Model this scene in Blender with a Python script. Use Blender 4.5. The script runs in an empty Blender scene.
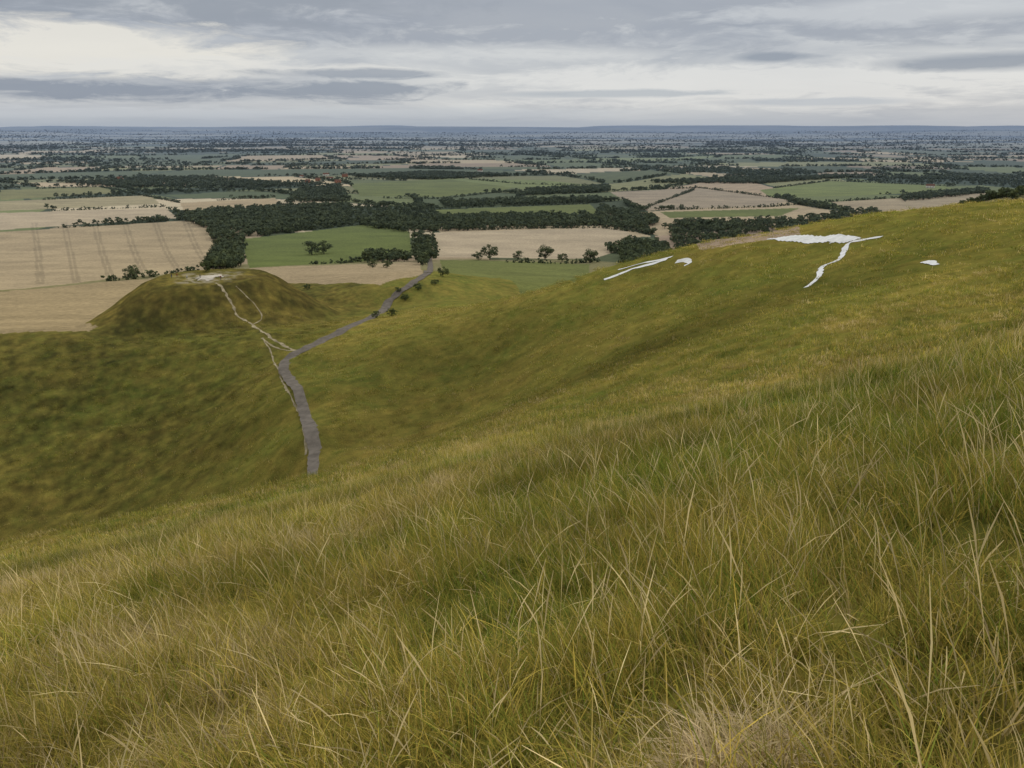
import bpy, math, random
import numpy as np
from mathutils import Vector
rng = np.random.default_rng(7)
random.seed(7)
scene = bpy.context.scene
scene.view_settings.view_transform = 'Standard'
scene.view_settings.look = 'None'
scene.view_settings.exposure = 0
ZC = 150.0; F = 773.0; P = math.radians(18.5); CP, SP = math.cos(P), math.sin(P)

# ------------------------------------------------------------ helpers
def h2(ix, iy, seed):
    n = (ix.astype(np.int64) * 374761393 + iy.astype(np.int64) * 668265263 + seed * 974711) & 0xffffffff
    n = ((n ^ (n >> 13)) * 1274126177) & 0xffffffff
    n = n ^ (n >> 16)
    return (n & 0xffff) / 65535.0
def vnoise(x, y, seed=0):
    ix = np.floor(x); iy = np.floor(y); fx = x - ix; fy = y - iy
    fx = fx * fx * (3 - 2 * fx); fy = fy * fy * (3 - 2 * fy)
    a = h2(ix, iy, seed); b = h2(ix + 1, iy, seed); c = h2(ix, iy + 1, seed); d = h2(ix + 1, iy + 1, seed)
    return (a * (1 - fx) + b * fx) * (1 - fy) + (c * (1 - fx) + d * fx) * fy
def fbm(x, y, seed=0, octv=3):
    s = 0; a = .5; t = 0
    for o in range(octv):
        s = s + a * vnoise(x * 2 ** o + 13.7 * o, y * 2 ** o - 7.1 * o, seed + o); t += a; a *= .5
    return s / t
def sstep(x, a, b):
    t = np.clip((x - a) / (b - a), 0, 1); return t * t * (3 - 2 * t)
def ray(px, py):
    u = (px - 512) / F; v = (384 - py) / F
    return u, CP + v * SP, -SP + v * CP
def pt(px, py, Y):
    u, dy, dz = ray(px, py); return (u / dy * Y, Y, ZC + dz / dy * Y)

# ------------------------------------------------------------ terrain control points
C = []
def PL(x, y): return ZC - 1.65 + .251 * x - .379 * y
for x in (-12, -6, 0, 6, 12):
    for y in (-8, 0, 6, 13): C.append((x, y, PL(x, y)))
for y in (24, 42, 62):
    for u in (-.95, -.72, -.45, -.2, .02): C.append((u * y, y, PL(u * y, y) - .012 * y * (1 if u < -.1 else 0)))
for p in [(600,400,100),(450,446,118),(400,457,104),
          (0,552,85),(100,529,88),(200,506,90),(310,479,90),
          (700,350,110),(850,320,90),(1000,300,80),(1000,350,22),(850,380,40),(700,420,40),
          # coombe flank
          (345,440,168),(400,400,195),(330,372,228),(500,400,165),(500,350,212),(450,335,235),(400,345,232),
          (530,293,270),(600,269,250),(690,248,232),(770,238,212),(880,217,192),(1024,202,180),
          (600,330,182),(700,300,172),(800,280,152),(900,260,142),(1000,250,122),(560,310,220),(640,290,210),
          (450,370,212),(790,255,185),(700,268,200),(440,425,168),(400,440,160),
          # lane
          (318,470,150),(312,430,172),(300,390,205),(285,365,235),(320,345,262),(370,320,300),(400,292,380),(428,272,450),
          # far side of the coombe
          (0,334,290),(100,334,290),(200,340,280),(250,342,268),(0,400,246),(0,480,206),(150,400,242),(150,480,196),
          (230,400,225),(250,455,186),(0,545,182),(100,520,184),(200,497,172),(270,370,240),
          (0,325,340),(0,300,480),(100,300,480),(0,285,600),(0,262,800),(0,240,1050),(100,325,335),
          (300,290,430),(300,268,640),(350,262,800),(345,322,310),(500,280,480),(520,262,800),(400,305,370),(450,302,340),(480,308,305),
          (200,240,1050),(450,240,1050)]:
    C.append(pt(*p))
C += [(-134,335,66),(-134,375,61),(-170,330,66),(-95,335,69),
      (-60,135,50),(-90,135,50),(-24,120,88),(-115,135,42),(-160,130,42),(-45,112,84),(-60,112,72),(-90,112,66),
      (30,360,62),(90,380,70),(140,340,88),(190,330,96),(240,300,108),(60,600,35),(120,500,55),(220,500,62),
      (390,640,93),(480,640,98),(560,600,100),(300,640,60),(300,900,8),(500,1000,10),(0,1150,2),(800,1000,5),
      (-400,300,62),(-400,150,50),(-300,0,62),(-260,60,50),(-150,-80,110),(-600,600,30),(-800,900,5),(-900,300,40),
      (0,-100,184),(100,-100,205),(200,0,185),(300,150,160),(0,-400,215),(400,-200,215),(-400,-300,150),(600,200,170),(900,600,80)]
C = np.array(C, float)
S = 100.0
def U(r2): return .5 * r2 * np.log(r2 + 1e-12)
n = len(C); cx = C[:, 0] / S; cy = C[:, 1] / S
A = np.zeros((n + 3, n + 3))
A[:n, :n] = U((cx[:, None] - cx) ** 2 + (cy[:, None] - cy) ** 2) + np.eye(n) * 1e-4
A[:n, n] = 1; A[:n, n + 1] = cx; A[:n, n + 2] = cy; A[n:, :n] = A[:n, n:].T
Wt = np.linalg.solve(A, np.concatenate([C[:, 2], [0, 0, 0]]))
DH = (-134.0, 340.0); MOUND = [1.0]
def H(x, y):
    x = np.asarray(x, float); y = np.asarray(y, float); sh = x.shape
    x = x.ravel(); y = y.ravel(); out = np.empty(x.size)
    for i in range(0, x.size, 200000):
        a = x[i:i + 200000]; b = y[i:i + 200000]; r = np.hypot(a, b)
        plain = 2 + (fbm(a / 2500, b / 2500, 5) - .5) * 16 * sstep(r, 1500, 5000) \
            + sstep(fbm(a / 7000, b / 3500, 9), .42, .8) * 110 * sstep(r, 9000, 20000) + sstep(r, 20000, 36000) * 40
        z = plain.copy(); m = r < 1500
        am, bm, rm = a[m], b[m], r[m]
        ax = am / S; by = bm / S
        t = Wt[n] + Wt[n + 1] * ax + Wt[n + 2] * by
        for k in range(n): t = t + Wt[k] * U((ax - cx[k]) ** 2 + (by - cy[k]) ** 2)
        t += (fbm(am / 32, bm / 32, 21) - .5) * 2.6 * sstep(rm, 60, 160) * (1 - .6 * sstep(rm, 600, 900))
        t += (fbm(am / 9, bm / 9, 22) - .5) * .7 * sstep(rm, 14, 60)
        rip = sstep(bm, 150, 180) * (1 - sstep(bm, 270, 300)) * (1 - sstep(am, -75, -50))
        t += (fbm(am / 22 + bm / 60, bm / 5.5, 24) - .5) * 1.3 * rip
        flk = sstep(bm, 140, 170) * (1 - sstep(bm, 260, 300)) * sstep(am, -45, -20)
        t += (fbm(am / 30 - bm / 40, (bm + am) / 9, 25) - .5) * 1.1 * flk
        t += (fbm(am / 1.2, bm / 1.2, 23, 2) - .5) * .28 * (1 - sstep(rm, 120, 250))
        rd = np.hypot((am - DH[0]) * .95, bm - DH[1]) + (fbm(am / 14, bm / 14, 31) - .5) * 5
        q = np.clip((53 - rd) / 31, 0, 1); q = (.5 * q + .5 * q * q * (3 - 2 * q)) * MOUND[0]
        top = 86.3 + (fbm(am / 7, bm / 7, 32) - .5) * 1.0
        t = t * (1 - q) + np.maximum(top, t) * q
        w = sstep(rm, 850, 1300)
        z[m] = t * (1 - w) + plain[m] * w
        out[i:i + 200000] = z
    return out.reshape(sh)
YS = np.concatenate([np.geomspace(1.2, 60, 350), np.geomspace(60.5, 1500, 900), np.geomspace(1510, 38000, 500)])
def unproj(pts):
    pts = np.array(pts, float); u, dy, dz = ray(pts[:, 0], pts[:, 1])
    X = (u / dy)[:, None] * YS; Z = ZC + (dz / dy)[:, None] * YS
    G = H(X, np.broadcast_to(YS, X.shape)); below = Z < G
    idx = np.where(below.any(1), below.argmax(1), len(YS) - 1); idx = np.maximum(idx, 1)
    r = np.arange(len(pts)); d0 = (Z - G)[r, idx - 1]; d1 = (Z - G)[r, idx]
    t = np.clip(d0 / (d0 - d1 + 1e-9), 0, 1)
    Y = YS[idx - 1] * (1 - t) + YS[idx] * t
    return np.stack([u / dy * Y, Y], 1)
def inpoly(x, y, poly):
    c = np.zeros(x.shape, bool); j = len(poly) - 1
    for i in range(len(poly)):
        xi, yi = poly[i]; xj, yj = poly[j]
        c ^= ((yi > y) != (yj > y)) & (x < (xj - xi) * (y - yi) / (yj - yi + 1e-12) + xi); j = i
    return c
def dline(x, y, L):
    d = np.full(x.shape, 1e9)
    for (ax, ay), (bx, by) in zip(L[:-1], L[1:]):
        vx, vy = bx - ax, by - ay
        t = np.clip(((x - ax) * vx + (y - ay) * vy) / (vx * vx + vy * vy + 1e-9), 0, 1)
        d = np.minimum(d, np.hypot(x - ax - t * vx, y - ay - t * vy))
    return d
def smooth(L, k=8):
    L = np.array(L); Pp = np.vstack([2 * L[0] - L[1], L, 2 * L[-1] - L[-2]]); out = []
    for i in range(1, len(Pp) - 2):
        for t in np.arange(k) / k:
            a, b, c, d = Pp[i - 1:i + 3]
            out.append(.5 * (2 * b + (c - a) * t + (2 * a - 5 * b + 4 * c - d) * t * t + (3 * b - a - 3 * c + d) * t ** 3))
    out.append(L[-1]); return np.array(out)

def mesh_obj(name, V, Q, mats, smooth_=False, attrs=None, link=True):
    V = np.ascontiguousarray(V, np.float32); Q = np.ascontiguousarray(Q, np.int32)
    me = bpy.data.meshes.new(name); k = Q.shape[1]
    me.vertices.add(len(V)); me.vertices.foreach_set("co", V.ravel())
    me.loops.add(Q.size); me.loops.foreach_set("vertex_index", Q.ravel())
    me.polygons.add(len(Q)); me.polygons.foreach_set("loop_start", np.arange(0, Q.size, k, dtype=np.int32))
    if smooth_: me.polygons.foreach_set("use_smooth", np.ones(len(Q), bool))
    for an, arr in (attrs or {}).items():
        at = me.color_attributes.new(an, 'FLOAT_COLOR', 'POINT')
        at.data.foreach_set("color", np.ascontiguousarray(arr, np.float32).ravel())
    me.update(calc_edges=True); me.validate()
    for m in mats: me.materials.append(m)
    ob = bpy.data.objects.new(name, me)
    if link: scene.collection.objects.link(ob)
    return ob

# ------------------------------------------------------------ materials
def newmat(name):
    m = bpy.data.materials.new(name); m.use_nodes = True; nt = m.node_tree; nt.nodes.clear()
    return m, nt, nt.nodes.new('ShaderNodeOutputMaterial')
def N(nt, t, **kw):
    nd = nt.nodes.new(t)
    for k, v in kw.items(): setattr(nd, k, v)
    return nd
def mixc(nt, f, a, b, blend='MIX'):
    m = N(nt, 'ShaderNodeMix', data_type='RGBA', blend_type=blend)
    for s, v in ((m.inputs[0], f), (m.inputs[6], a), (m.inputs[7], b)):
        if isinstance(v, bpy.types.NodeSocket): nt.links.new(v, s)
        elif isinstance(v, (int, float)): s.default_value = v
        else: s.default_value = (*v, 1)
    return m.outputs[2]
def mth(nt, op, a, b=0.0, clamp=False):
    m = N(nt, 'ShaderNodeMath', operation=op); m.use_clamp = clamp
    for s, v in ((m.inputs[0], a), (m.inputs[1], b)):
        if isinstance(v, bpy.types.NodeSocket): nt.links.new(v, s)
        else: s.default_value = v
    return m.outputs[0]
def noise(nt, vec, scale, detail=3, rough=.55, dist=0.):
    t = N(nt, 'ShaderNodeTexNoise'); t.inputs['Scale'].default_value = scale
    t.inputs['Detail'].default_value = detail; t.inputs['Roughness'].default_value = rough; t.inputs['Distortion'].default_value = dist
    if vec is not None: nt.links.new(vec, t.inputs['Vector'])
    return t.outputs['Fac']
def rng_(nt, v, a, b, c, d):
    m = N(nt, 'ShaderNodeMapRange'); nt.links.new(v, m.inputs[0])
    for i, k in enumerate((a, b, c, d)): m.inputs[i + 1].default_value = k
    return m.outputs[0]
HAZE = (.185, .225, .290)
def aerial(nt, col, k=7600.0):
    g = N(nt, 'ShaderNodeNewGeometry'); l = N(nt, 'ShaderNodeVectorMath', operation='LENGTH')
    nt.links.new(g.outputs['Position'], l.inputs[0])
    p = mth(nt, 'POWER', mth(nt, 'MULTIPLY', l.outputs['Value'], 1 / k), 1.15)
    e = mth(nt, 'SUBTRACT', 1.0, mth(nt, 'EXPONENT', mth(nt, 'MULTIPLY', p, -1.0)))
    return mixc(nt, mth(nt, 'MULTIPLY', e, .96), col, HAZE)  # distance haze blended into the surface colour
def diffuse_out(nt, out, col, rough=1.0, bump=None, bs=.3, bd=.1):
    b = N(nt, 'ShaderNodeBsdfDiffuse'); nt.links.new(col, b.inputs[0]); b.inputs[1].default_value = rough
    if bump is not None:
        bp = N(nt, 'ShaderNodeBump'); bp.inputs['Strength'].default_value = bs; bp.inputs['Distance'].default_value = bd
        nt.links.new(bump, bp.inputs['Height']); nt.links.new(bp.outputs[0], b.inputs['Normal'])
    nt.links.new(b.outputs[0], out.inputs[0]); return b

mg, nt, out = newmat("downland_and_fields")
at = N(nt, 'ShaderNodeAttribute', attribute_name="Col"); geo = N(nt, 'ShaderNodeNewGeometry'); pos = geo.outputs['Position']
n1 = rng_(nt, noise(nt, pos, .35, 5, .7), .25, .75, .68, 1.32)
n2 = rng_(nt, noise(nt, pos, 3.0, 3, .7), .25, .75, .7, 1.3)
n3 = rng_(nt, noise(nt, pos, .02, 4, .6), .3, .7, .90, 1.10)
mul = mth(nt, 'MULTIPLY', mth(nt, 'MULTIPLY', n1, n2), n3)
vm = N(nt, 'ShaderNodeVectorMath', operation='SCALE'); nt.links.new(at.outputs['Color'], vm.inputs[0]); nt.links.new(mul, vm.inputs['Scale'])
bsum = mth(nt, 'ADD', noise(nt, pos, 1.2, 4, .7), mth(nt, 'MULTIPLY', noise(nt, pos, .25, 3), 2.0))
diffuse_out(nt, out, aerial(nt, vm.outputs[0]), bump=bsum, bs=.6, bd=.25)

GREEN = np.array((.135, .180, .026)); GOLD = np.array((.42, .305, .062)); STRAW = np.array((.54, .42, .24))
def grass_mat():
    m, nt, out = newmat("meadow_grass")
    at = N(nt, 'ShaderNodeAttribute', attribute_name="Col"); sp = N(nt, 'ShaderNodeSeparateColor'); nt.links.new(at.outputs['Color'], sp.inputs[0])
    dr = N(nt, 'ShaderNodeAttribute', attribute_name="dry", attribute_type='INSTANCER')
    tn = N(nt, 'ShaderNodeAttribute', attribute_name="tone", attribute_type='INSTANCER')
    r, t, s = sp.outputs[0], sp.outputs[1], sp.outputs[2]
    f = mth(nt, 'ADD', dr.outputs['Fac'], mth(nt, 'MULTIPLY', mth(nt, 'SUBTRACT', r, .5), 1.0))
    f = mth(nt, 'ADD', f, mth(nt, 'MULTIPLY', mth(nt, 'SUBTRACT', t, .5), .3), True)
    c = mixc(nt, f, tuple(GREEN), tuple(GOLD))
    f2 = rng_(nt, mth(nt, 'ADD', dr.outputs['Fac'], mth(nt, 'MULTIPLY', r, .5)), 1.05, 1.45, 0, 1)
    c = mixc(nt, f2, c, tuple(STRAW))
    c = mixc(nt, mth(nt, 'MULTIPLY', s, .85), c, (.60, .47, .24))
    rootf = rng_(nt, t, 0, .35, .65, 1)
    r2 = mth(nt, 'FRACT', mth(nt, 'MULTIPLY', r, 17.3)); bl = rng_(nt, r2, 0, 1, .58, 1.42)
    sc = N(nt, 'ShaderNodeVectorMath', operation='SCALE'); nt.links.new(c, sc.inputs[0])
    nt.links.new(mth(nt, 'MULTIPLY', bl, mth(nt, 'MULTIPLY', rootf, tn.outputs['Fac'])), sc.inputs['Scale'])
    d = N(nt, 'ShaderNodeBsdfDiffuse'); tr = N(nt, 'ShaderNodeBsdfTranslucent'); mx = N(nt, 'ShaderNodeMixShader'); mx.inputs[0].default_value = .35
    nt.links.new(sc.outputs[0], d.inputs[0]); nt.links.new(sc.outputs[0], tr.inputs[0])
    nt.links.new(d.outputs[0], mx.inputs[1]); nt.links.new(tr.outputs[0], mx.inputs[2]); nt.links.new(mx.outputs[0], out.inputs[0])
    return m
MG = grass_mat()
def tree_mat():
    m, nt, out = newmat("tree_foliage_and_bark")
    at = N(nt, 'ShaderNodeAttribute', attribute_name="Col"); sp = N(nt, 'ShaderNodeSeparateColor'); nt.links.new(at.outputs['Color'], sp.inputs[0])
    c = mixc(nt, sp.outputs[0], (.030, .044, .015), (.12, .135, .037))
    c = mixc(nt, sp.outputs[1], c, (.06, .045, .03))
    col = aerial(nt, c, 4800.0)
    diffuse_out(nt, out, col); return m
MT = tree_mat()
def simple(name, col, var=.3, scale=2., bump=0.2, rough=1.0):
    m, nt, out = newmat(name); g = N(nt, 'ShaderNodeNewGeometry')
    f = noise(nt, g.outputs['Position'], scale, 5, .65)
    c = mixc(nt, rng_(nt, f, .3, .7, 0, 1), tuple(np.array(col) * (1 - var)), tuple(np.minimum(1, np.array(col) * (1 + var))))
    diffuse_out(nt, out, c, bump=f, bs=bump, bd=.03); return m

# ------------------------------------------------------------ image-pixel outlines, ray-cast onto the terrain -> world
def WP(pts): return [tuple(p) for p in unproj(pts)]
_lv = [p for p in WP([(318,458),(317,446),(313,430),(304,400),(292,380),(286,368),(291,358),(306,349),(322,341),(345,329),(370,319),(386,307),(396,295),(412,284),(428,273)])]
lane = smooth([(-26., 112.), (-36., 128.)] + [p for p in _lv if p[1] > 138])
lane2 = smooth(WP([(428,273),(430,262),(424,245),(418,232)]), 4)
verge = smooth([p for p in WP([(306,455),(305,440),(300,415),(288,392),(276,366),(270,350),(262,338)]) if p[1] > 138])
dpath = smooth(WP([(298,352),(283,345),(268,336),(252,325),(238,316),(232,304),(226,294),(216,283)]))
dpath2 = smooth(WP([(300,350),(284,350),(272,346),(262,338)]))
dpath3 = smooth(WP([(252,325),(262,318),(256,306),(246,296),(236,286)]))
chalk_lines = [(smooth(WP([(604,280),(625,272),(645,266),(668,259)])), 1.1),
               (smooth(WP([(618,270),(640,264),(660,260),(672,257)])), .8),
               (smooth(WP([(676,262),(686,260),(690,263),(684,266)])), .9),
               (smooth(WP([(882,237),(865,240),(848,244),(844,252),(838,260),(822,268),(818,278),(806,288)])), .7),
               (smooth(WP([(924,262),(932,263),(935,266)])), .8)]
chalk_patch = WP([(762,239),(790,236),(832,235),(866,238),(852,242),(838,244),(800,244),(780,242)])
def along(L): return [tuple(p) for p in L]
fields = []; MOUND[0] = 0.0
def fld(pts, col, k=1): fields.append((WP(pts), np.array(col), k))
TAN = (.31, .235, .13); PALE = (.37, .29, .18); GR = (.12, .13, .032); GR2 = (.15, .165, .05); OLV = (.17, .155, .055)
fld([(-60,297),(0,292),(100,282),(235,270),(260,282),(215,305),(160,322),(90,331),(0,334),(-60,336)], (.27,.20,.10))
fld([(-80,238),(0,232),(212,219),(222,268),(100,280),(0,290),(-80,294)], TAN)
fld([(242,239),(385,222),(410,232),(412,256),(300,265),(250,268)], (.105,.12,.026))
fld([(232,271),(300,266),(420,262),(424,275),(380,285),(330,284),(280,282)], (.28,.21,.115))
fld([(431,233),(600,228),(622,229),(640,240),(618,250),(596,258),(560,259),(500,258),(432,257)], PALE)
fld([(440,260),(590,264),(575,284),(500,277),(448,273)], (.13,.135,.035))
fld([(350,184),(455,178),(520,184),(505,190),(440,197),(360,196)], GR)
fld([(440,178),(540,180),(600,186),(530,190)], GR2)
fld([(610,192),(700,188),(790,200),(770,206),(640,210)], (.28,.22,.14))
fld([(760,190),(830,181),(945,186),(960,191),(850,196),(770,197)], (.15,.165,.045))
fld([(830,202),(985,193),(1000,197),(900,212),(850,210)], (.31,.24,.14))
fld([(655,236),(780,226),(800,234),(700,250),(660,246)], (.26,.19,.12))
fld([(-60,215),(0,213),(165,208),(178,218),(0,230),(-60,236)], PALE)
fld([(-40,203),(150,195),(160,204),(0,211),(-40,212)], (.28,.23,.12))
fld([(0,190),(100,187),(120,193),(0,200)], OLV)
fld([(180,203),(275,198),(282,206),(185,213)], (.32,.24,.13))
fld([(430,210),(590,204),(600,214),(450,218)], GR)
fld([(660,212),(800,208),(780,216),(670,218)], GR)
tram = [WP([(38+k*36+b, 285-k*2), (32+k*30+b*.8, 223-k)]) for k in range(6) for b in (0, 5)]
MOUND[0] = 1.0

def turf_fields(x, y):
    r = np.hypot(x, y); u = x / (np.abs(y) + 5)
    amp = 1 - .5 * sstep(r, 60, 140)
    dry = .49 + amp * (1.0 * (fbm(x / 8, y / 8, 51) - .5) + 1.0 * (fbm(x / 1.8, y / 1.8, 52) - .5)) + .5 * (fbm(x / 45, y / 30, 53) - .5)
    near = 1 - sstep(r, 14, 45)
    dry -= near * .20 * sstep(u, -.35, .1); dry += near * .10 * (1 - sstep(u, -.5, -.1))
    dry += .05 * sstep(r, 30, 90)
    tone = .94 + amp * .8 * (fbm(x / 3.5, y / 3.5, 61) - .5) + .35 * (fbm(x / 25, y / 25, 62) - .5)
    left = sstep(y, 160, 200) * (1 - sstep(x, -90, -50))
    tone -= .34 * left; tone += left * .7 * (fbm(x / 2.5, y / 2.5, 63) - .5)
    rd = np.hypot(x - DH[0], y - DH[1]); dh = 1 - sstep(rd, 40, 62)
    tone -= .12 * dh * sstep(rd, 15, 24); dry += .22 * dh
    flank_shade = np.exp(-(((x + 22) / 36) ** 2 + ((y - 185) / 50) ** 2)) * sstep(y, 122, 150)
    seam_shade = np.exp(-(dline(x, y, [(-44, 172), (-5, 150), (28, 132), (60, 130)]) / 17) ** 2) * sstep(y, 112, 130)
    tone -= .34 * np.maximum(flank_shade, seam_shade)  # shade of the steep flank and its fold, painted into the turf tone
    tone += .12 * sstep(r, 60, 120) * sstep(u, .1, .5) * (1 - left)
    dp = .8 * np.exp(-(((x - .85) / .22) ** 2 + ((y - 2.3) / .16) ** 2)) * (.5 + vnoise(x / .12, y / .12, 77))
    dry += dp
    return dry, np.clip(tone, .3, 1.4)
def brick(x, y):
    c, s = math.cos(.22), math.sin(.22)
    wx = (fbm(x / 1400, y / 1400, 71, 2) - .5) * 1500; wy = (fbm(x / 1400, y / 1400, 72, 2) - .5) * 1500
    a = (x + wx) * c + (y + wy) * s; b = -(x + wx) * s + (y + wy) * c
    RH = 420.0; row = np.floor(b / RH); fb = b / RH - row
    CW = 260 + 600 * h2(row, row * 0, 81); col = np.floor(a / CW + h2(row, row * 0, 82)); fa = a / CW + h2(row, row * 0, 82) - col
    half = h2(row, col, 83) > .55; fh = np.where(half, np.abs(fb - .5), 1.0)
    bd = np.minimum(np.minimum(np.minimum(fb, 1 - fb), fh) * RH, np.minimum(fa, 1 - fa) * CW)
    row = np.where(half & (fb > .5), row + 5000, row)
    return row, col, bd, b
PALV = np.array([(.34,.26,.15),(.42,.34,.21),(.12,.13,.045),(.15,.16,.055),(.18,.17,.07),(.27,.20,.12),(.08,.09,.035),(.36,.28,.16),(.10,.11,.04),(.07,.08,.03),(.09,.10,.04)])
def paint(x, y):
    r = np.hypot(x, y)
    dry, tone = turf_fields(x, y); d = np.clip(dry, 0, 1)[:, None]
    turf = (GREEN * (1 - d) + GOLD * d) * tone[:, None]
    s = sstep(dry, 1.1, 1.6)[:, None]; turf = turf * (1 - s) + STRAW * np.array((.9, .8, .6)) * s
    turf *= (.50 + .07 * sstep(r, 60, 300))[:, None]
    rdm = np.hypot((x - DH[0]), y - DH[1] + 2) + (fbm(x / 5, y / 5, 34) - .5) * 14
    bc = (.65 * (1 - sstep(rdm, 10, 18)) * sstep(fbm(x / 2.5, y / 2.5, 35), .35, .6))[:, None]
    turf = turf * (1 - bc) + np.array((.32, .27, .18)) * bc
    m = r > 600; col = turf.copy()
    row, ccol, bd, b = brick(x[m], y[m])
    k = (h2(row, ccol, 91) * len(PALV)).astype(int) % len(PALV)
    far = PALV[k] * (.75 + .5 * h2(row, ccol, 92))[:, None]
    far *= (1 + .05 * np.sin(b / 7.0))[:, None]
    hd = (bd < 7)[:, None]; far = np.where(hd, np.array((.05, .06, .025)), far)
    wn = (fbm(x[m] / 700, y[m] / 450, 95) > .62)[:, None]; far = np.where(wn, np.array((.045, .055, .022)), far)
    fw = sstep(r[m], 4500, 9500)[:, None]; streak = sstep(fbm(x[m] / 1500, y[m] / 700, 96, 4), .47, .62)[:, None]
    far = far * (1 - fw) + (np.array((.035, .05, .03)) * (1 - streak) + np.array((.34, .31, .21)) * streak) * fw
    w = sstep(r[m] + (fbm(x[m]/60, y[m]/60, 97)-.5)*120, 800, 860)[:, None]
    foot = np.array((.18, .155, .065)) * np.ones_like(far)
    w0 = sstep(r[m], 600, 680)[:, None]
    col[m] = col[m] * (1 - w0) + foot * w0
    col[m] = col[m] * (1 - w) + far * w
    rd = np.hypot((x - DH[0]) * .95, y - DH[1]) + (fbm(x / 9, y / 9, 33) - .5) * 10
    for i, (poly, c, kk) in enumerate(fields):
        q = inpoly(x, y, poly) & (rd > 50); j = (.80 + .4 * fbm(x[q] / 60, y[q] / 20, 100 + i))[:, None]
        col[q] = c * j
    xs = (x > -1100) & (x < -200) & (y > 600) & (y < 1500)
    for L in tram:
        dd = dline(x[xs], y[xs], L); q = np.where(xs)[0][dd < 1.5]; col[q] *= .8
    return col

# ------------------------------------------------------------ ground sheet
th = np.concatenate([np.radians(np.arange(-180, -42, 3)), np.radians(np.arange(-42, 42, .085)), np.radians(np.arange(42, 180, 3))])
rr = [.25]
while rr[-1] < 45000:
    r = rr[-1]; g = .05 if r < 3 else .025 if r < 40 else .011 if r < 200 else .006 if r < 2500 else .02
    rr.append(r * (1 + g))
rr = np.array(rr); T, R = np.meshgrid(th, rr)
X = (R * np.sin(T)).ravel(); Y = (R * np.cos(T)).ravel(); Z = H(X, Y)
nt_, nr_ = len(th), len(rr)
i0 = np.arange(nr_ - 1)[:, None] * nt_; j0 = np.arange(nt_)[None, :]; j1 = (j0 + 1) % nt_
Q = np.stack([i0 + j0, i0 + j1, i0 + nt_ + j1, i0 + nt_ + j0], -1).reshape(-1, 4)[:, ::-1]
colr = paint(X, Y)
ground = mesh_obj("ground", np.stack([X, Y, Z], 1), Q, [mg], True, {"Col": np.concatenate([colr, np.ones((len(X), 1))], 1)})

# ------------------------------------------------------------ draped ribbons
def ribbon(name, L, w, mat, lift, wn=0.0, k=5):
    L = np.array(L); seg = np.hypot(*np.diff(L, axis=0).T); s = np.concatenate([[0], np.cumsum(seg)])
    t = np.arange(0, s[-1], max(.5, w * .3)); c = np.stack([np.interp(t, s, L[:, 0]), np.interp(t, s, L[:, 1])], 1)
    d = np.gradient(c, axis=0); d /= np.linalg.norm(d, axis=1)[:, None] + 1e-9; nn = np.stack([-d[:, 1], d[:, 0]], 1)
    off = np.linspace(-.5, .5, k)
    wl = w * (1 + wn * (vnoise(t / 2.2, t * 0, 5) - .5) * 2); wr = w * (1 + wn * (vnoise(t / 1.7, t * 0 + 9, 6) - .5) * 2)
    ww = np.where(off[None, :] < 0, wl[:, None], wr[:, None])
    XY = c[:, None, :] + nn[:, None, :] * (off[None, :] * ww)[..., None]
    XY = XY.reshape(-1, 2); z = H(XY[:, 0], XY[:, 1]).reshape(-1, k)
    z = (z * .25 + z.mean(1, keepdims=True) * .75 if lift > .15 else z) + lift
    V = np.concatenate([XY, z.reshape(-1, 1)], 1); m = len(c)
    a = (np.arange(m - 1)[:, None] * k + np.arange(k - 1)[None, :]).ravel()
    return mesh_obj(name, V, np.stack([a, a + 1, a + k + 1, a + k], 1)[:, ::-1], [mat], True)
asph = simple("worn_asphalt", (.135, .115, .092), .3, .4)
chalk = simple("chalk", (.64, .62, .57), .15, .7)
dirt = simple("trodden_chalk_path", (.28, .23, .14), .45, .4)
ribbon("lane_road", lane, 4.4, asph, .22, .10)
ribbon("lane_road", lane2, 5.0, asph, .3, .05)
ribbon("footpath", verge, .45, dirt, .09, .9, 3)
ribbon("footpath", dpath, .95, dirt, .10, .9, 3)
ribbon("footpath", dpath2, .6, dirt, .09, .9, 3)
ribbon("footpath", dpath3, .4, dirt, .10, .9, 3)
for L, w in chalk_lines: ribbon("chalk_figure_line", L, w * 1.5, chalk, .12, .5, 3)  # lines of the chalk hill figure, outlines simplified
def patch(name, poly, mat, lift, step=.6, jag=0.):
    poly = np.array(poly); x0, y0 = poly.min(0); x1, y1 = poly.max(0)
    xs = np.arange(x0 - 1, x1 + 1, step); ys = np.arange(y0 - 1, y1 + 1, step); GX, GY = np.meshgrid(xs, ys)
    gx, gy = GX.ravel(), GY.ravel(); nx = len(xs)
    jx = gx + (fbm(gx / 2, gy / 2, 7) - .5) * jag; jy = gy + (fbm(gx / 2, gy / 2, 8) - .5) * jag
    ins = inpoly(jx, jy, poly).reshape(len(ys), nx)
    q = ins[:-1, :-1] & ins[1:, :-1] & ins[:-1, 1:] & ins[1:, 1:]; i, j = np.where(q); a = i * nx + j
    V = np.stack([gx, gy, H(gx, gy) + lift], 1)
    return mesh_obj(name, V, np.stack([a, a + 1, a + nx + 1, a + nx], 1), [mat], True)
patch("chalk_figure_body", chalk_patch, chalk, .12, .5, 1.5)  # body of the chalk hill figure, as a plain patch
topc = np.array([DH[0], DH[1] - 2])
tp = [(topc[0] + 5 * math.cos(a) * (1 + .2 * math.sin(3 * a)), topc[1] + 7 * math.sin(a)) for a in np.linspace(0, 6.283, 24)[:-1]]
patch("bare_chalk_ground", tp, simple("bare_chalk", (.42, .37, .29), .4, .35), .2, .8, 9)

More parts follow.
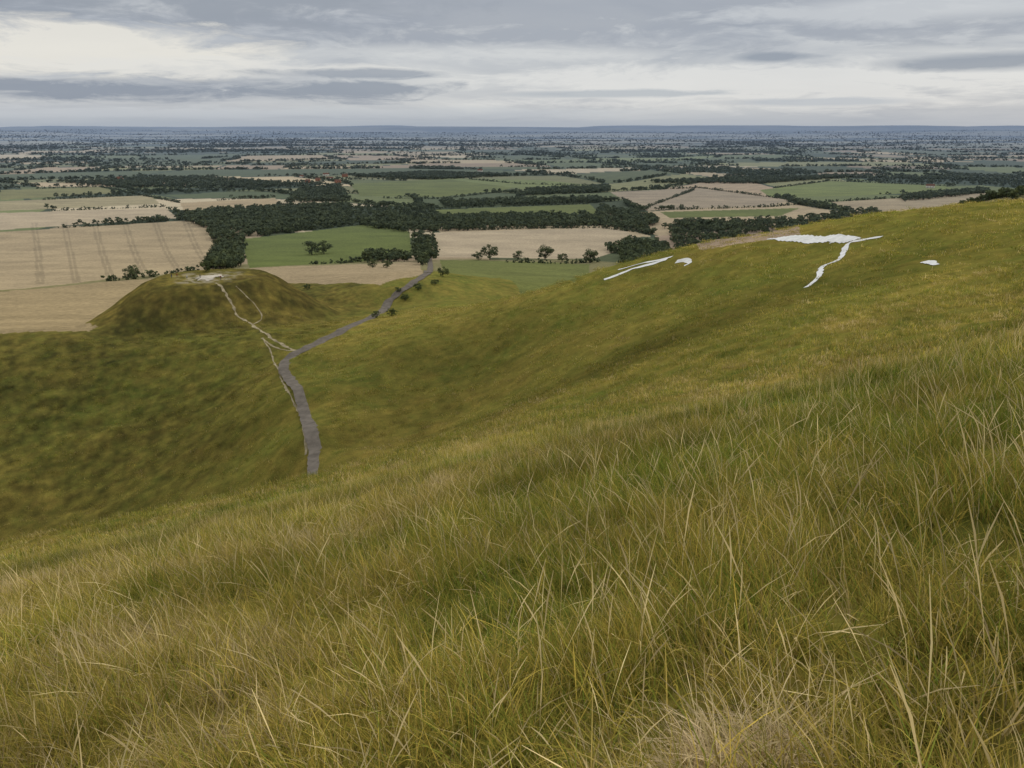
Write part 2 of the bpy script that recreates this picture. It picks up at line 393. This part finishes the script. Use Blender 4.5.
# ------------------------------------------------------------ grass
def blades(nb, rad, h0, h1, w, lean, L=4, stalks=0, seed=0, mat_flat=0.):
    g = np.random.default_rng(seed); nn = nb + stalks
    st = np.arange(nn) >= nb
    rho = rad * np.sqrt(g.random(nn)); ph = g.random(nn) * 6.283
    base = np.stack([rho * np.cos(ph), rho * np.sin(ph), -.03 * np.ones(nn)], 1)
    h = g.uniform(h0, h1, nn) * np.where(st, 1.45, 1); ww = w * g.uniform(.6, 1.3, nn) * np.where(st, .42, 1)
    la = math.radians(200) + g.normal(0, 1.2, nn); bend = np.abs(g.normal(lean, .34, nn)) * np.where(st, .6, 1) + mat_flat
    ld = np.stack([np.cos(la), np.sin(la)], 1); fa = g.random(nn) * 3.14; side = np.stack([np.cos(fa), np.sin(fa)], 1)
    t = np.linspace(0, 1, L + 1); V = []; Cc = []
    rnd = g.random(nn)
    for k in range(L + 1):
        tt = t[k]; ang = bend * (.25 + .75 * tt)
        hx = h * tt * np.sin(np.minimum(ang, 1.75)) * .9; hz = h * tt * np.cos(np.minimum(ang * .8, 1.5))
        wd = ww * np.where(st, (2.8 if tt > .7 else 1.0) * (1 if tt < 1 else .3), (1 - tt) ** .6 + .04) * .5
        p = base + np.concatenate([ld * hx[:, None], hz[:, None]], 1)
        sd = np.concatenate([side * wd[:, None], np.zeros((nn, 1))], 1)
        V += [p - sd, p + sd]
        cc = np.stack([rnd, np.full(nn, tt), st.astype(float), np.ones(nn)], 1); Cc += [cc, cc]
    V = np.stack(V, 1).reshape(-1, 3); Cc = np.stack(Cc, 1).reshape(-1, 4)
    b = (np.arange(nn) * 2 * (L + 1))[:, None] + (np.arange(L) * 2)[None, :]; b = b.ravel()
    return V, np.stack([b, b + 1, b + 3, b + 2], 1), Cc
def hash_(s): return sum(ord(c) * (i + 3) for i, c in enumerate(s))
def protos(tag, spec, nvar):
    col = bpy.data.collections.new(tag)
    for i in range(nvar):
        V, Qd, Cc = blades(seed=hash_(tag) + i, **spec)
        ob = mesh_obj(f"{tag}_{i}", V, Qd, [MG], False, {"Col": Cc}, link=False); col.objects.link(ob)
    return col
def scatter(name, col, x, y, sc, nvar, zs=None, dryadd=0.):
    m = len(x); V = np.stack([x, y, H(x, y)], 1).astype(np.float32)
    me = bpy.data.meshes.new(name); me.vertices.add(m); me.vertices.foreach_set("co", V.ravel())
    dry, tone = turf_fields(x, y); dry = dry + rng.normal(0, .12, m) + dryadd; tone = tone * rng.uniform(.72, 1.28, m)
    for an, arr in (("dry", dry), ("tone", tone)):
        a = me.attributes.new(an, 'FLOAT', 'POINT'); a.data.foreach_set("value", np.ascontiguousarray(arr, np.float32))
    a = me.attributes.new("rot", 'FLOAT_VECTOR', 'POINT'); ro = np.zeros((m, 3), np.float32)
    ro[:, 0] = rng.normal(0, .15, m); ro[:, 1] = rng.normal(0, .15, m); ro[:, 2] = rng.normal(0, 1.1, m); a.data.foreach_set("vector", ro.ravel())
    a = me.attributes.new("scl", 'FLOAT_VECTOR', 'POINT'); s = np.repeat((sc * rng.uniform(.65, 1.35, m))[:, None], 3, 1).astype(np.float32)
    s[:, 2] *= (zs if zs is not None else 1); a.data.foreach_set("vector", s.ravel())
    a = me.attributes.new("idx", 'INT', 'POINT'); a.data.foreach_set("value", rng.integers(0, nvar, m).astype(np.int32))
    ob = bpy.data.objects.new(name, me); scene.collection.objects.link(ob)
    ng = bpy.data.node_groups.new(name + "_scatter", 'GeometryNodeTree')
    ng.interface.new_socket(name="Geometry", in_out='INPUT', socket_type='NodeSocketGeometry')
    ng.interface.new_socket(name="Geometry", in_out='OUTPUT', socket_type='NodeSocketGeometry')
    nn = ng.nodes; gi = nn.new('NodeGroupInput'); go = nn.new('NodeGroupOutput'); ci = nn.new('GeometryNodeCollectionInfo')
    ci.inputs['Collection'].default_value = col; ci.inputs['Separate Children'].default_value = True; ci.inputs['Reset Children'].default_value = True
    ip = nn.new('GeometryNodeInstanceOnPoints'); ip.inputs['Pick Instance'].default_value = True
    def na(nm, ty):
        q = nn.new('GeometryNodeInputNamedAttribute'); q.data_type = ty; q.inputs['Name'].default_value = nm
        return [o for o in q.outputs if o.enabled][0]
    er = nn.new('FunctionNodeEulerToRotation'); lk = ng.links.new
    lk(na("rot", 'FLOAT_VECTOR'), er.inputs[0]); lk(er.outputs[0], ip.inputs['Rotation']); lk(na("scl", 'FLOAT_VECTOR'), ip.inputs['Scale'])
    lk(na("idx", 'INT'), ip.inputs['Instance Index']); lk(gi.outputs[0], ip.inputs['Points']); lk(ci.outputs[0], ip.inputs['Instance'])
    lk(ip.outputs[0], go.inputs[0]); md = ob.modifiers.new("scatter", 'NODES'); md.node_group = ng
    return ob
def annulus(r0, r1, dens, half=42):
    a = math.radians(half); cnt = int(dens * a * (r1 * r1 - r0 * r0))
    r = np.sqrt(rng.uniform(r0 * r0, r1 * r1, cnt)); t = rng.uniform(-a, a, cnt)
    return r * np.sin(t), r * np.cos(t)
def clear(x, y, m=.6):
    k = (dline(x, y, along(lane)) > 2.3 + m)
    for pth in (dpath, verge, dpath2, dpath3): k &= dline(x, y, along(pth)) > .4 + m * .5
    for L, w in chalk_lines: k &= dline(x, y, along(L)) > w * .8 + m * .6
    P2 = chalk_patch + [chalk_patch[0]]; k &= ~inpoly(x, y, chalk_patch) & (dline(x, y, P2) > m * .6)
    k &= np.hypot(x - topc[0], y - topc[1]) > 18
    rd = np.hypot((x - DH[0]) * .95, y - DH[1])
    for poly, c, kk in fields[:6]: k &= ~(inpoly(x, y, poly) & (rd > 50))
    return k
c1 = protos("grass_fine", dict(nb=46, rad=.14, h0=.12, h1=.35, w=.0056, lean=.8, L=4, stalks=2), 12)
c2 = protos("grass_mid", dict(nb=68, rad=.38, h0=.14, h1=.34, w=.011, lean=.7, L=3, stalks=6), 8)
c3 = protos("grass_far", dict(nb=70, rad=.9, h0=.16, h1=.38, w=.030, lean=.6, L=2, stalks=6), 6)
c4 = protos("grass_xfar", dict(nb=70, rad=1.9, h0=.15, h1=.40, w=.08, lean=.6, L=2, stalks=4), 6)
cd = protos("grass_matted", dict(nb=44, rad=.12, h0=.15, h1=.36, w=.0045, lean=1.2, L=5, stalks=2, mat_flat=.3), 5)
def clumph(x, y): return .38 + 1.3 * fbm(x / .7, y / .7, 41, 2)
x, y = annulus(.9, 4, 62); scatter("meadow_grass", c1, x, y, 1.0, 12, clumph(x, y))
x, y = annulus(4, 8, 36); scatter("meadow_grass", c1, x, y, 1.1, 12, clumph(x, y))
x, y = annulus(8, 17, 14); scatter("meadow_grass", c1, x, y, 1.4, 12, clumph(x, y) * .95)
x, y = annulus(16, 48, 3.4); scatter("meadow_grass", c2, x, y, 1.15, 8, clumph(x, y))
x, y = annulus(46, 125, .55); k = clear(x, y); scatter("meadow_grass", c3, x[k], y[k], 1.0, 6, clumph(x[k], y[k]))
x, y = annulus(120, 330, .11); k = clear(x, y, 1.6); scatter("meadow_grass", c4, x[k], y[k], 1.0, 6)
m = 40; x = .88 + rng.normal(0, .18, m); y = 2.3 + rng.normal(0, .10, m); scatter("dead_grass", cd, x, y, 1.0, 5, None, .55)

# ------------------------------------------------------------ trees
def tree_arrays(seed, h, cw, ncl, per, ls, limbs=5, trunk=True, low=.18):
    g = np.random.default_rng(seed); V = []; Qd = []; Cc = []; off = 0
    def tube(p0, p1, r0, r1, k=6):
        nonlocal off
        d = p1 - p0; d = d / np.linalg.norm(d); s = np.cross(d, (0.3, 1, .1)); s /= np.linalg.norm(s); t = np.cross(d, s)
        a = np.arange(k) / k * 6.283; ring = np.cos(a)[:, None] * s + np.sin(a)[:, None] * t
        V.append(np.concatenate([p0 + ring * r0, p1 + ring * r1])); i = np.arange(k)
        Qd.append(np.stack([i, (i + 1) % k, (i + 1) % k + k, i + k], 1) + off); off += 2 * k
        Cc.append(np.tile((.3, 1, 0, 1), (2 * k, 1)))
    cen = []
    for i in range(ncl):
        while True:
            p = g.uniform(-1, 1, 3)
            if .25 < np.linalg.norm(p) < 1: break
        cen.append((p[0] * cw * .5, p[1] * cw * .5, h * (low + (1 - low) * .5) + p[2] * h * (1 - low) * .46))
    cen = np.array(cen)
    if trunk:
        tube(np.array((0, 0, -.5)), np.array((.1, 0, h * .35)), h * .035, h * .022)
        tube(np.array((.1, 0, h * .35)), np.array((0, .2, h * .8)), h * .022, h * .006)
        for i in range(limbs): tube(np.array((.1, 0, h * (.22 + .07 * i))), cen[i % ncl], h * .012, h * .003, 5)
    cr = g.uniform(.55, 1.1, ncl) * cw * .17; ci = np.repeat(np.arange(ncl), per); m = len(ci)
    dv = g.normal(0, 1, (m, 3)); dv /= np.linalg.norm(dv, axis=1)[:, None]; rad = g.uniform(.5, 1.1, m) ** .6
    c = cen[ci] + dv * (cr[ci] * rad)[:, None] * np.array((1.15, 1.15, .85))
    nrm = dv + g.normal(0, .5, (m, 3)); nrm /= np.linalg.norm(nrm, axis=1)[:, None]
    s = np.cross(nrm, g.normal(0, 1, (m, 3))); s /= np.linalg.norm(s, axis=1)[:, None] + 1e-9; t = np.cross(nrm, s)
    sz = ls * g.uniform(.5, 1.2, m)[:, None]
    V.append(np.stack([c - s * sz, c - t * sz * .7, c + s * sz, c + t * sz * .7], 1).reshape(-1, 3))
    Qd.append(np.arange(4 * m).reshape(-1, 4) + off)
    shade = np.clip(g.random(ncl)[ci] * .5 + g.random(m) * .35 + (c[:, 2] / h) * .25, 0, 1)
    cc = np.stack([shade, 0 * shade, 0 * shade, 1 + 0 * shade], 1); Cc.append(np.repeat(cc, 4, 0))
    return np.concatenate(V), np.concatenate(Qd), np.concatenate(Cc)
def mass(name, prs, x, y, sc):
    Vs, Qs, Cs = [], [], []; off = 0; z = H(x, y); pi = rng.integers(0, len(prs), len(x))
    for k, (V, Qd, Cc) in enumerate(prs):
        ids = np.where(pi == k)[0]
        if not len(ids): continue
        a = rng.uniform(0, 6.283, len(ids)); c, s = np.cos(a)[:, None], np.sin(a)[:, None]; q = sc[ids][:, None]
        vx = (V[:, 0] * c - V[:, 1] * s) * q + x[ids][:, None]; vy = (V[:, 0] * s + V[:, 1] * c) * q + y[ids][:, None]
        vz = V[:, 2][None] * q + z[ids][:, None]
        Vs.append(np.stack([vx, vy, vz], -1).reshape(-1, 3))
        Qs.append((Qd[None] + (np.arange(len(ids)) * len(V))[:, None, None]).reshape(-1, 4) + off); off += len(ids) * len(V)
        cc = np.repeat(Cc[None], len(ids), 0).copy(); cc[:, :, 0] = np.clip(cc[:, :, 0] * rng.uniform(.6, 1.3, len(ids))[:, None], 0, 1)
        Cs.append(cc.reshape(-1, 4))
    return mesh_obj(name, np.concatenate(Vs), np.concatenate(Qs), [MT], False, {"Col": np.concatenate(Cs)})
mid = [tree_arrays(i, 11, 10, 9, 12, 1.5, 2, True, .1) for i in range(5)]
bush = [tree_arrays(20 + i, 4.5, 6, 6, 12, .8, 2, True, .02) for i in range(4)]
farp = [tree_arrays(40 + i, 9, 13, 5, 5, 2.6, 0, False, .0) for i in range(4)]
woods = [[(182,217),(215,211),(350,206),(352,217),(345,225),(250,237),(215,242),(205,228),(184,222)],
         [(218,244),(244,240),(242,266),(228,271),(208,270),(214,256)],
         [(350,224),(440,218),(560,216),(600,222),(600,227),(430,232),(410,233),(370,228)],
         [(602,208),(655,219),(660,226),(630,231),(604,229),(594,220)],
         [(604,251),(628,242),(668,246),(674,252),(650,258),(620,256)],
         [(655,226),(780,222),(880,211),(882,214),(800,226),(670,231)],
         [(368,256),(410,258),(408,262),(364,263)],
         [(414,238),(430,240),(432,262),(422,266),(414,254)],
         [(300,190),(340,187),(350,200),(285,204),(294,196)],
         [(525,191),(608,188),(610,192),(530,196)],
         [(60,183),(200,178),(280,184),(270,188),(120,188)],
         [(350,177),(430,173),(520,176),(430,180)],
         [(640,183),(760,178),(860,177),(760,184)],
         [(440,203),(600,199),(604,203),(445,208)],
         [(900,198),(985,190),(990,193),(905,202)]]
wx, wy = [], []
MOUND[0] = 0.0
for w_ in woods:
    P3 = np.array(WP(w_)); x0, y0 = P3.min(0); x1, y1 = P3.max(0)
    x = rng.uniform(x0, x1, 60000); y = rng.uniform(y0, y1, 60000); k = inpoly(x, y, P3) & (np.hypot(x, y) > 620)
    area = (x1 - x0) * (y1 - y0) * k.mean(); cnt = min(int(area / 60), 1500, k.sum()); x, y = x[k][:cnt], y[k][:cnt]
    wx.append(x); wy.append(y)
hl = [[(436,261),(500,262),(560,264),(600,262)], [(0,231),(100,226),(212,218)], [(0,292),(100,282),(200,272)], [(246,268),(300,265),(360,262)],
      [(242,238),(300,231),(385,222)], [(432,232),(520,229),(600,228),(650,234)], [(0,213),(165,207)], [(0,202),(150,195)],
      [(660,250),(720,240),(790,233)], [(350,198),(440,199),(520,190)], [(430,209),(590,204)], [(610,191),(700,188),(790,200)], [(640,211),(770,207),(830,202),(985,193)],
      [(430,260),(426,244),(420,232)], [(433,264),(436,250),(432,236)], [(760,190),(830,181),(945,186)], [(180,203),(275,197)],
      [(455,178),(520,184),(600,186)], [(700,188),(640,210)], [(0,190),(100,187),(180,203)]]
hw = [WP(L) for L in hl]
MOUND[0] = 1.0
wx = np.concatenate(wx); wy = np.concatenate(wy); mass("woodland", mid, wx, wy, rng.uniform(.55, 1.1, len(wx)))
hx, hy = [], []
for L in hw:
    L = np.array(L); s = np.concatenate([[0], np.cumsum(np.hypot(*np.diff(L, axis=0).T))]); t = np.arange(0, s[-1], 4.5); t = t[vnoise(t / 60, t * 0, 3) > .22]
    hx.append(np.interp(t, s, L[:, 0]) + rng.normal(0, 1, len(t))); hy.append(np.interp(t, s, L[:, 1]) + rng.normal(0, 1, len(t)))
hx = np.concatenate(hx); hy = np.concatenate(hy); k = (np.hypot(hx, hy) < 4000) & (np.hypot(hx, hy) > 560); hx, hy = hx[k], hy[k]
mass("hedgerow", bush, hx, hy, rng.uniform(.45, 1.4, len(hx)) ** 1.4)
M = 1000000; r = np.exp(rng.uniform(math.log(1150), math.log(16000), M)); t = rng.uniform(-.75, .75, M)
x = r * np.sin(t); y = r * np.cos(t); row, cc_, bd, b = brick(x, y); wn = fbm(x / 700, y / 450, 95)
k = ((bd < 9) & (vnoise(x / 140, y / 140, 66) > .34)) | ((wn > .62) & (rng.random(M) < .3))
k &= (r < 9000) | (rng.random(M) < .45)
for poly, c, kk in fields: k &= ~inpoly(x, y, poly)
x, y, r = x[k], y[k], r[k]; nr = r < 2600
a, b = x[nr][:7000], y[nr][:7000]; mass("tree_belt", mid, a, b, rng.uniform(.35, 1.0, len(a)))
a, b, q = x[~nr][:38000], y[~nr][:38000], r[~nr][:38000]; mass("distant_trees", farp, a, b, rng.uniform(.5, 1.1, len(a)) * (1 + q / 40000))
x = rng.uniform(385, 560, 450); y = rng.uniform(560, 700, 450); mass("hilltop_wood", mid, x, y, rng.uniform(.4, .8, 450))
oak = [tree_arrays(60 + i, 12, 13, 22, 60, .55, 7, True, .12) for i in range(4)]
oakm = []
for i, (V, Qd, Cc) in enumerate(oak):
    ob = mesh_obj(f"oak_tree_{i}", V, Qd, [MT], False, {"Col": Cc}, link=False); oakm.append(ob.data)
spec = [(133,278,13),(206,272,11),(312,255,14),(324,254,13),(490,260,15),(545,260,15),(518,260,9),(478,260,8),(562,262,9),(590,263,14),(373,268,9),(387,268,8),
        (443,277,10),(424,258,14),(376,318,7),(392,316,8),(405,301,7),(418,290,7),(398,292,5),(307,290,6),(435,285,6)]
bp = unproj([(a, b) for a, b, c in spec])
for i, ((a, b, hp), (X0, Y0)) in enumerate(zip(spec, bp)):
    nm = "hawthorn_bush" if hp < 9 else "oak_tree"
    ob = bpy.data.objects.new(nm, oakm[i % 4]); hm = hp * Y0 / F
    ob.location = (X0, Y0, float(H(np.array([X0]), np.array([Y0]))[0])); s = hm / 12
    ob.scale = (s * (1.25 if hp < 9 else 1.05),) * 2 + (s,); ob.rotation_euler[2] = random.uniform(0, 6.28); scene.collection.objects.link(ob)

# ------------------------------------------------------------ houses of the village
brk = simple("brick_wall", (.30, .15, .10), .2, 3); ren = simple("pale_render", (.55, .52, .46), .1, 3)
til = simple("roof_tiles", (.16, .09, .07), .2, 3); glass = simple("window_glass", (.04, .05, .06), .1, 1); wood = simple("painted_door", (.08, .10, .12), .1, 1)
def box(name, par, c, s, mat):
    v = np.array([(x, y, z) for x in (-.5, .5) for y in (-.5, .5) for z in (-.5, .5)]) * s + c
    f = np.array([(0,1,3,2),(4,6,7,5),(0,4,5,1),(2,3,7,6),(0,2,6,4),(1,5,7,3)])
    o = mesh_obj(name, v, f, [mat]); o.parent = par; return o
def house(px, py, L=12, Wd=7, Hh=5.2, wall=brk):
    X0, Y0 = unproj([(px, py)])[0]; e = bpy.data.objects.new("brick_house" if wall is brk else "rendered_house", None); scene.collection.objects.link(e)
    e.location = (X0, Y0, float(H(np.array([X0]), np.array([Y0]))[0])); e.rotation_euler[2] = random.uniform(-.6, .6)
    box("walls", e, (0, 0, Hh / 2 - .3), (L, Wd, Hh + .6), wall)
    rh = Wd * .5; o = .4
    v = [(-L/2-o,-Wd/2-o,Hh),(L/2+o,-Wd/2-o,Hh),(L/2+o,Wd/2+o,Hh),(-L/2-o,Wd/2+o,Hh),(-L/2-o,0,Hh+rh),(L/2+o,0,Hh+rh)]
    me = bpy.data.meshes.new("roof"); me.from_pydata(v, [], [(0,1,5,4),(2,3,4,5),(1,2,5),(3,0,4),(3,2,1,0)]); me.materials.append(til)
    ro = bpy.data.objects.new("roof", me); ro.parent = e; scene.collection.objects.link(ro)
    box("chimney", e, (L * .35, 0, Hh + rh + .3), (.9, .7, 1.8), wall)
    for i, xx in enumerate((-.32, 0, .32)):
        for z in (1.4, 3.9):
            if xx == 0 and z < 2: box("door", e, (0, -Wd/2 - .02, 1.0), (1.0, .1, 2.0), wood)
            else: box("window", e, (xx * L, -Wd/2 - .02, z), (1.3, .1, 1.2), glass)
for px, py, wl in [(308,183,brk),(318,181,brk),(330,180,ren),(338,183,brk),(302,178,ren),(120,180,brk),(480,172,ren),(930,188,ren),(345,177,brk),(326,176,ren)]:
    house(px, py, random.uniform(11, 20), random.uniform(7, 10), 5.4, wl)

# ------------------------------------------------------------ walkers on the mound
def person(X0, Y0, rot, shirt, trouser, stride=.2, hgt=1.75):
    e = bpy.data.objects.new("person", None); scene.collection.objects.link(e)
    e.location = (X0, Y0, float(H(np.array([X0]), np.array([Y0]))[0]) + .2); e.rotation_euler[2] = rot; e.scale = (hgt / 1.75,) * 3
    def skl(name, vs, es, rs, mat):
        me = bpy.data.meshes.new(name); me.from_pydata(vs, es, []); me.materials.append(mat)
        o = bpy.data.objects.new(name, me); scene.collection.objects.link(o); o.parent = e
        bpy.context.view_layer.objects.active = o; o.select_set(True)
        sk = o.modifiers.new("skin", 'SKIN'); sk.use_smooth_shade = True
        if not me.skin_vertices:
            bpy.ops.object.modifier_remove(modifier="skin"); bpy.ops.object.modifier_add(type='SKIN')
        if me.skin_vertices:
            for d, r_ in zip(me.skin_vertices[0].data, rs): d.radius = (r_, r_)
            me.skin_vertices[0].data[0].use_root = True
        s_ = o.modifiers.new("sub", 'SUBSURF'); s_.levels = 1; s_.render_levels = 1; o.select_set(False); return o
    s = stride
    skl("jacket_and_arms", [(0,0,.95),(0,0,1.15),(0,0,1.38),(.19,0,1.42),(.25,-.02,1.14),(.27,.08,.90),(-.19,0,1.42),(-.25,.02,1.14),(-.27,-.06,.90),(0,0,1.48)],
        [(0,1),(1,2),(2,3),(3,4),(4,5),(2,6),(6,7),(7,8),(2,9)], [.15,.14,.16,.075,.055,.042,.075,.055,.042,.07], shirt)
    skl("trousers", [(0,0,.95),(.09,0,.88),(.10,s*.5,.48),(.10,s*.6,.09),(-.09,0,.88),(-.10,-s*.3,.48),(-.10,-s,.10)],
        [(0,1),(1,2),(2,3),(0,4),(4,5),(5,6)], [.14,.10,.07,.05,.10,.07,.05], trouser)
    skl("shoes", [(.10,s*.6-.05,.045),(.10,s*.6+.17,.04)], [(0,1)], [.05,.045], SHOE)
    skl("shoes", [(-.10,-s-.05,.045),(-.10,-s+.17,.04)], [(0,1)], [.05,.045], SHOE)
    skl("head_and_neck", [(0,0,1.50),(0,.01,1.57),(0,.02,1.65),(0,.01,1.71)], [(0,1),(1,2),(2,3)], [.055,.06,.098,.075], SKIN)
    skl("nose", [(0,.11,1.635),(0,.135,1.62)], [(0,1)], [.012,.016], SKIN)
    skl("hair", [(0,-.035,1.63),(0,-.03,1.70),(0,.02,1.735)], [(0,1),(1,2)], [.085,.09,.078], HAIR)
    for sd, yy in ((1, .10), (-1, -.04)):
        skl("hand", [(sd*.272, yy, .88),(sd*.275, yy+.01, .82)], [(0,1)], [.03,.034], SKIN)
        for f in range(4): skl("finger", [(sd*.275, yy-.02+f*.018, .80),(sd*.272, yy-.02+f*.018, .765),(sd*.262, yy-.018+f*.018, .735-.004*(f%2))], [(0,1),(1,2)], [.009,.009,.007], SKIN)
        skl("thumb", [(sd*.268, yy+.035, .84),(sd*.262, yy+.055, .80)], [(0,1)], [.011,.009], SKIN)
SKIN = simple("skin", (.45, .28, .2), .05, 5); HAIR = simple("hair", (.05, .03, .02), .2, 20); SHOE = simple("shoe_leather", (.04, .035, .03), .2, 9)
cl = [simple("dark_jacket", (.03, .035, .05), .1, 9), simple("red_jacket", (.30, .05, .04), .1, 9), simple("pale_shirt", (.5, .5, .5), .1, 9), simple("denim", (.06, .08, .14), .1, 9)]
for i, (a, b) in enumerate([(-150, 338), (-148, 339), (-142, 335), (-137, 337), (-127, 334)]):
    person(a, b, random.uniform(0, 6.28), cl[i % 3], cl[(i + 1) % 2 * 3], random.uniform(.05, .3), random.uniform(1.62, 1.82))

# ------------------------------------------------------------ sky, sun, camera
AZ = math.radians(48); EL = math.radians(36)
w = bpy.data.worlds.new("World"); scene.world = w; w.use_nodes = True; nt = w.node_tree; nt.nodes.clear()
out = nt.nodes.new('ShaderNodeOutputWorld')
sky = N(nt, 'ShaderNodeTexSky', sky_type='NISHITA'); sky.sun_disc = False; sky.sun_elevation = EL; sky.sun_rotation = AZ; sky.altitude = 200
bg1 = N(nt, 'ShaderNodeBackground'); bg1.inputs[1].default_value = .08; nt.links.new(sky.outputs[0], bg1.inputs[0])
tc = N(nt, 'ShaderNodeTexCoord'); sp = N(nt, 'ShaderNodeSeparateXYZ'); nt.links.new(tc.outputs['Generated'], sp.inputs[0])
dx, dy_, dz_ = sp.outputs
def comb(a, b, c=0.0):
    q = N(nt, 'ShaderNodeCombineXYZ')
    for i, v in enumerate((a, b, c)):
        if isinstance(v, bpy.types.NodeSocket): nt.links.new(v, q.inputs[i])
        else: q.inputs[i].default_value = v
    return q.outputs[0]
zz = mth(nt, 'MAXIMUM', dz_, 0.0); el = mth(nt, 'POWER', mth(nt, 'ADD', zz, .004), .6)
v1 = comb(mth(nt, 'MULTIPLY', dx, 3.6), mth(nt, 'MULTIPLY', el, 12.0), mth(nt, 'MULTIPLY', dy_, 1.5))
v2 = comb(mth(nt, 'MULTIPLY', dx, 11.0), mth(nt, 'MULTIPLY', el, 30.0), mth(nt, 'MULTIPLY', dy_, 4.0))
na_ = noise(nt, v1, 1.0, 8, .6, .5); nb_ = noise(nt, v2, 1.0, 8, .65, .4)
def blob(a0, e0, wa, we, dist=.9):
    ax = mth(nt, 'DIVIDE', mth(nt, 'SUBTRACT', dx, a0), wa); ez = mth(nt, 'DIVIDE', mth(nt, 'SUBTRACT', dz_, e0), we)
    d = mth(nt, 'SQRT', mth(nt, 'ADD', mth(nt, 'MULTIPLY', ax, ax), mth(nt, 'MULTIPLY', ez, ez)))
    d = mth(nt, 'ADD', d, mth(nt, 'MULTIPLY', mth(nt, 'SUBTRACT', nb_, .5), dist * 3.0))
    f = rng_(nt, d, .5, 1.05, 1, 0)
    return mth(nt, 'MULTIPLY', f, mth(nt, 'GREATER_THAN', dy_, 0.0))
def dirof(px, py):
    u, a, b = ray(px, py); l = math.sqrt(u * u + a * a + b * b); return u / l, b / l
base = mixc(nt, rng_(nt, na_, .35, .65, 0, 1), (.35, .385, .45), (.68, .69, .69))
base = mixc(nt, rng_(nt, nb_, .35, .65, 0, .5), base, (.55, .57, .60))
def addb(c, px, py, wpx, hpx, col, amt, dist=.9):
    a0, e0 = dirof(px, py); f = blob(a0, e0, wpx / F, hpx / F * .95, dist)
    return mixc(nt, mth(nt, 'MULTIPLY', f, amt), c, col)
c = base
c = addb(c, 560, 6, 600, 42, (.31, .34, .40), .75)
c = addb(c, 150, -8, 260, 26, (.31, .34, .39), .75)
c = addb(c, 640, 40, 260, 12, (.36, .39, .45), .5, 1.3)
c = addb(c, 50, 48, 170, 24, (.84, .81, .74), .9)
c = addb(c, 930, 5, 180, 12, (.64, .66, .68), .6)
c = addb(c, 500, 56, 160, 10, (.70, .71, .71), .5, 1.2)
c = addb(c, 760, 85, 300, 24, (.76, .76, .75), .8)
c = addb(c, 230, 68, 160, 9, (.78, .77, .74), .7)
c = addb(c, 80, 112, 200, 7, (.64, .66, .69), .6)
c = addb(c, 400, 112, 260, 6, (.60, .63, .66), .6)
c = addb(c, 70, 90, 115, 10, (.26, .30, .375), .9, 1.0)
c = addb(c, 350, 90, 105, 11, (.28, .32, .39), .9, 1.0)
c = addb(c, 350, 74, 90, 5, (.29, .33, .40), .8, .8)
c = addb(c, 600, 94, 120, 4, (.40, .45, .51), .7, .8)
c = addb(c, 778, 57, 42, 5, (.27, .31, .38), .9, .5)
c = addb(c, 985, 62, 80, 8, (.27, .31, .38), .9, .5)
c = addb(c, 800, 102, 90, 4, (.42, .47, .54), .7, .7)
hz = rng_(nt, dz_, .0, .022, .9, 0); c = mixc(nt, hz, c, (.40, .45, .52))
zen = rng_(nt, dz_, .14, .6, 1.0, 2.5)
sc = N(nt, 'ShaderNodeVectorMath', operation='SCALE'); nt.links.new(c, sc.inputs[0]); nt.links.new(zen, sc.inputs['Scale'])
bg2 = N(nt, 'ShaderNodeBackground'); nt.links.new(sc.outputs[0], bg2.inputs[0]); bg2.inputs[1].default_value = 1.0
mx = N(nt, 'ShaderNodeMixShader'); mx.inputs[0].default_value = .92
nt.links.new(bg1.outputs[0], mx.inputs[1]); nt.links.new(bg2.outputs[0], mx.inputs[2]); nt.links.new(mx.outputs[0], out.inputs[0])
sl = bpy.data.lights.new("sun", 'SUN'); sl.energy = 1.5; sl.angle = math.radians(11); sl.color = (1, .95, .86)
so = bpy.data.objects.new("sun", sl); scene.collection.objects.link(so)
sd = Vector((math.sin(AZ) * math.cos(EL), math.cos(AZ) * math.cos(EL), math.sin(EL))); so.rotation_euler = sd.to_track_quat('Z', 'Y').to_euler()
cam = bpy.data.cameras.new("camera"); cam.lens = F / 1024 * 36; cam.sensor_width = 36; cam.clip_end = 100000; cam.clip_start = .05
co = bpy.data.objects.new("camera", cam); co.location = (0, 0, ZC); co.rotation_euler = (math.pi / 2 - P, 0, 0); scene.collection.objects.link(co)
scene.camera = co
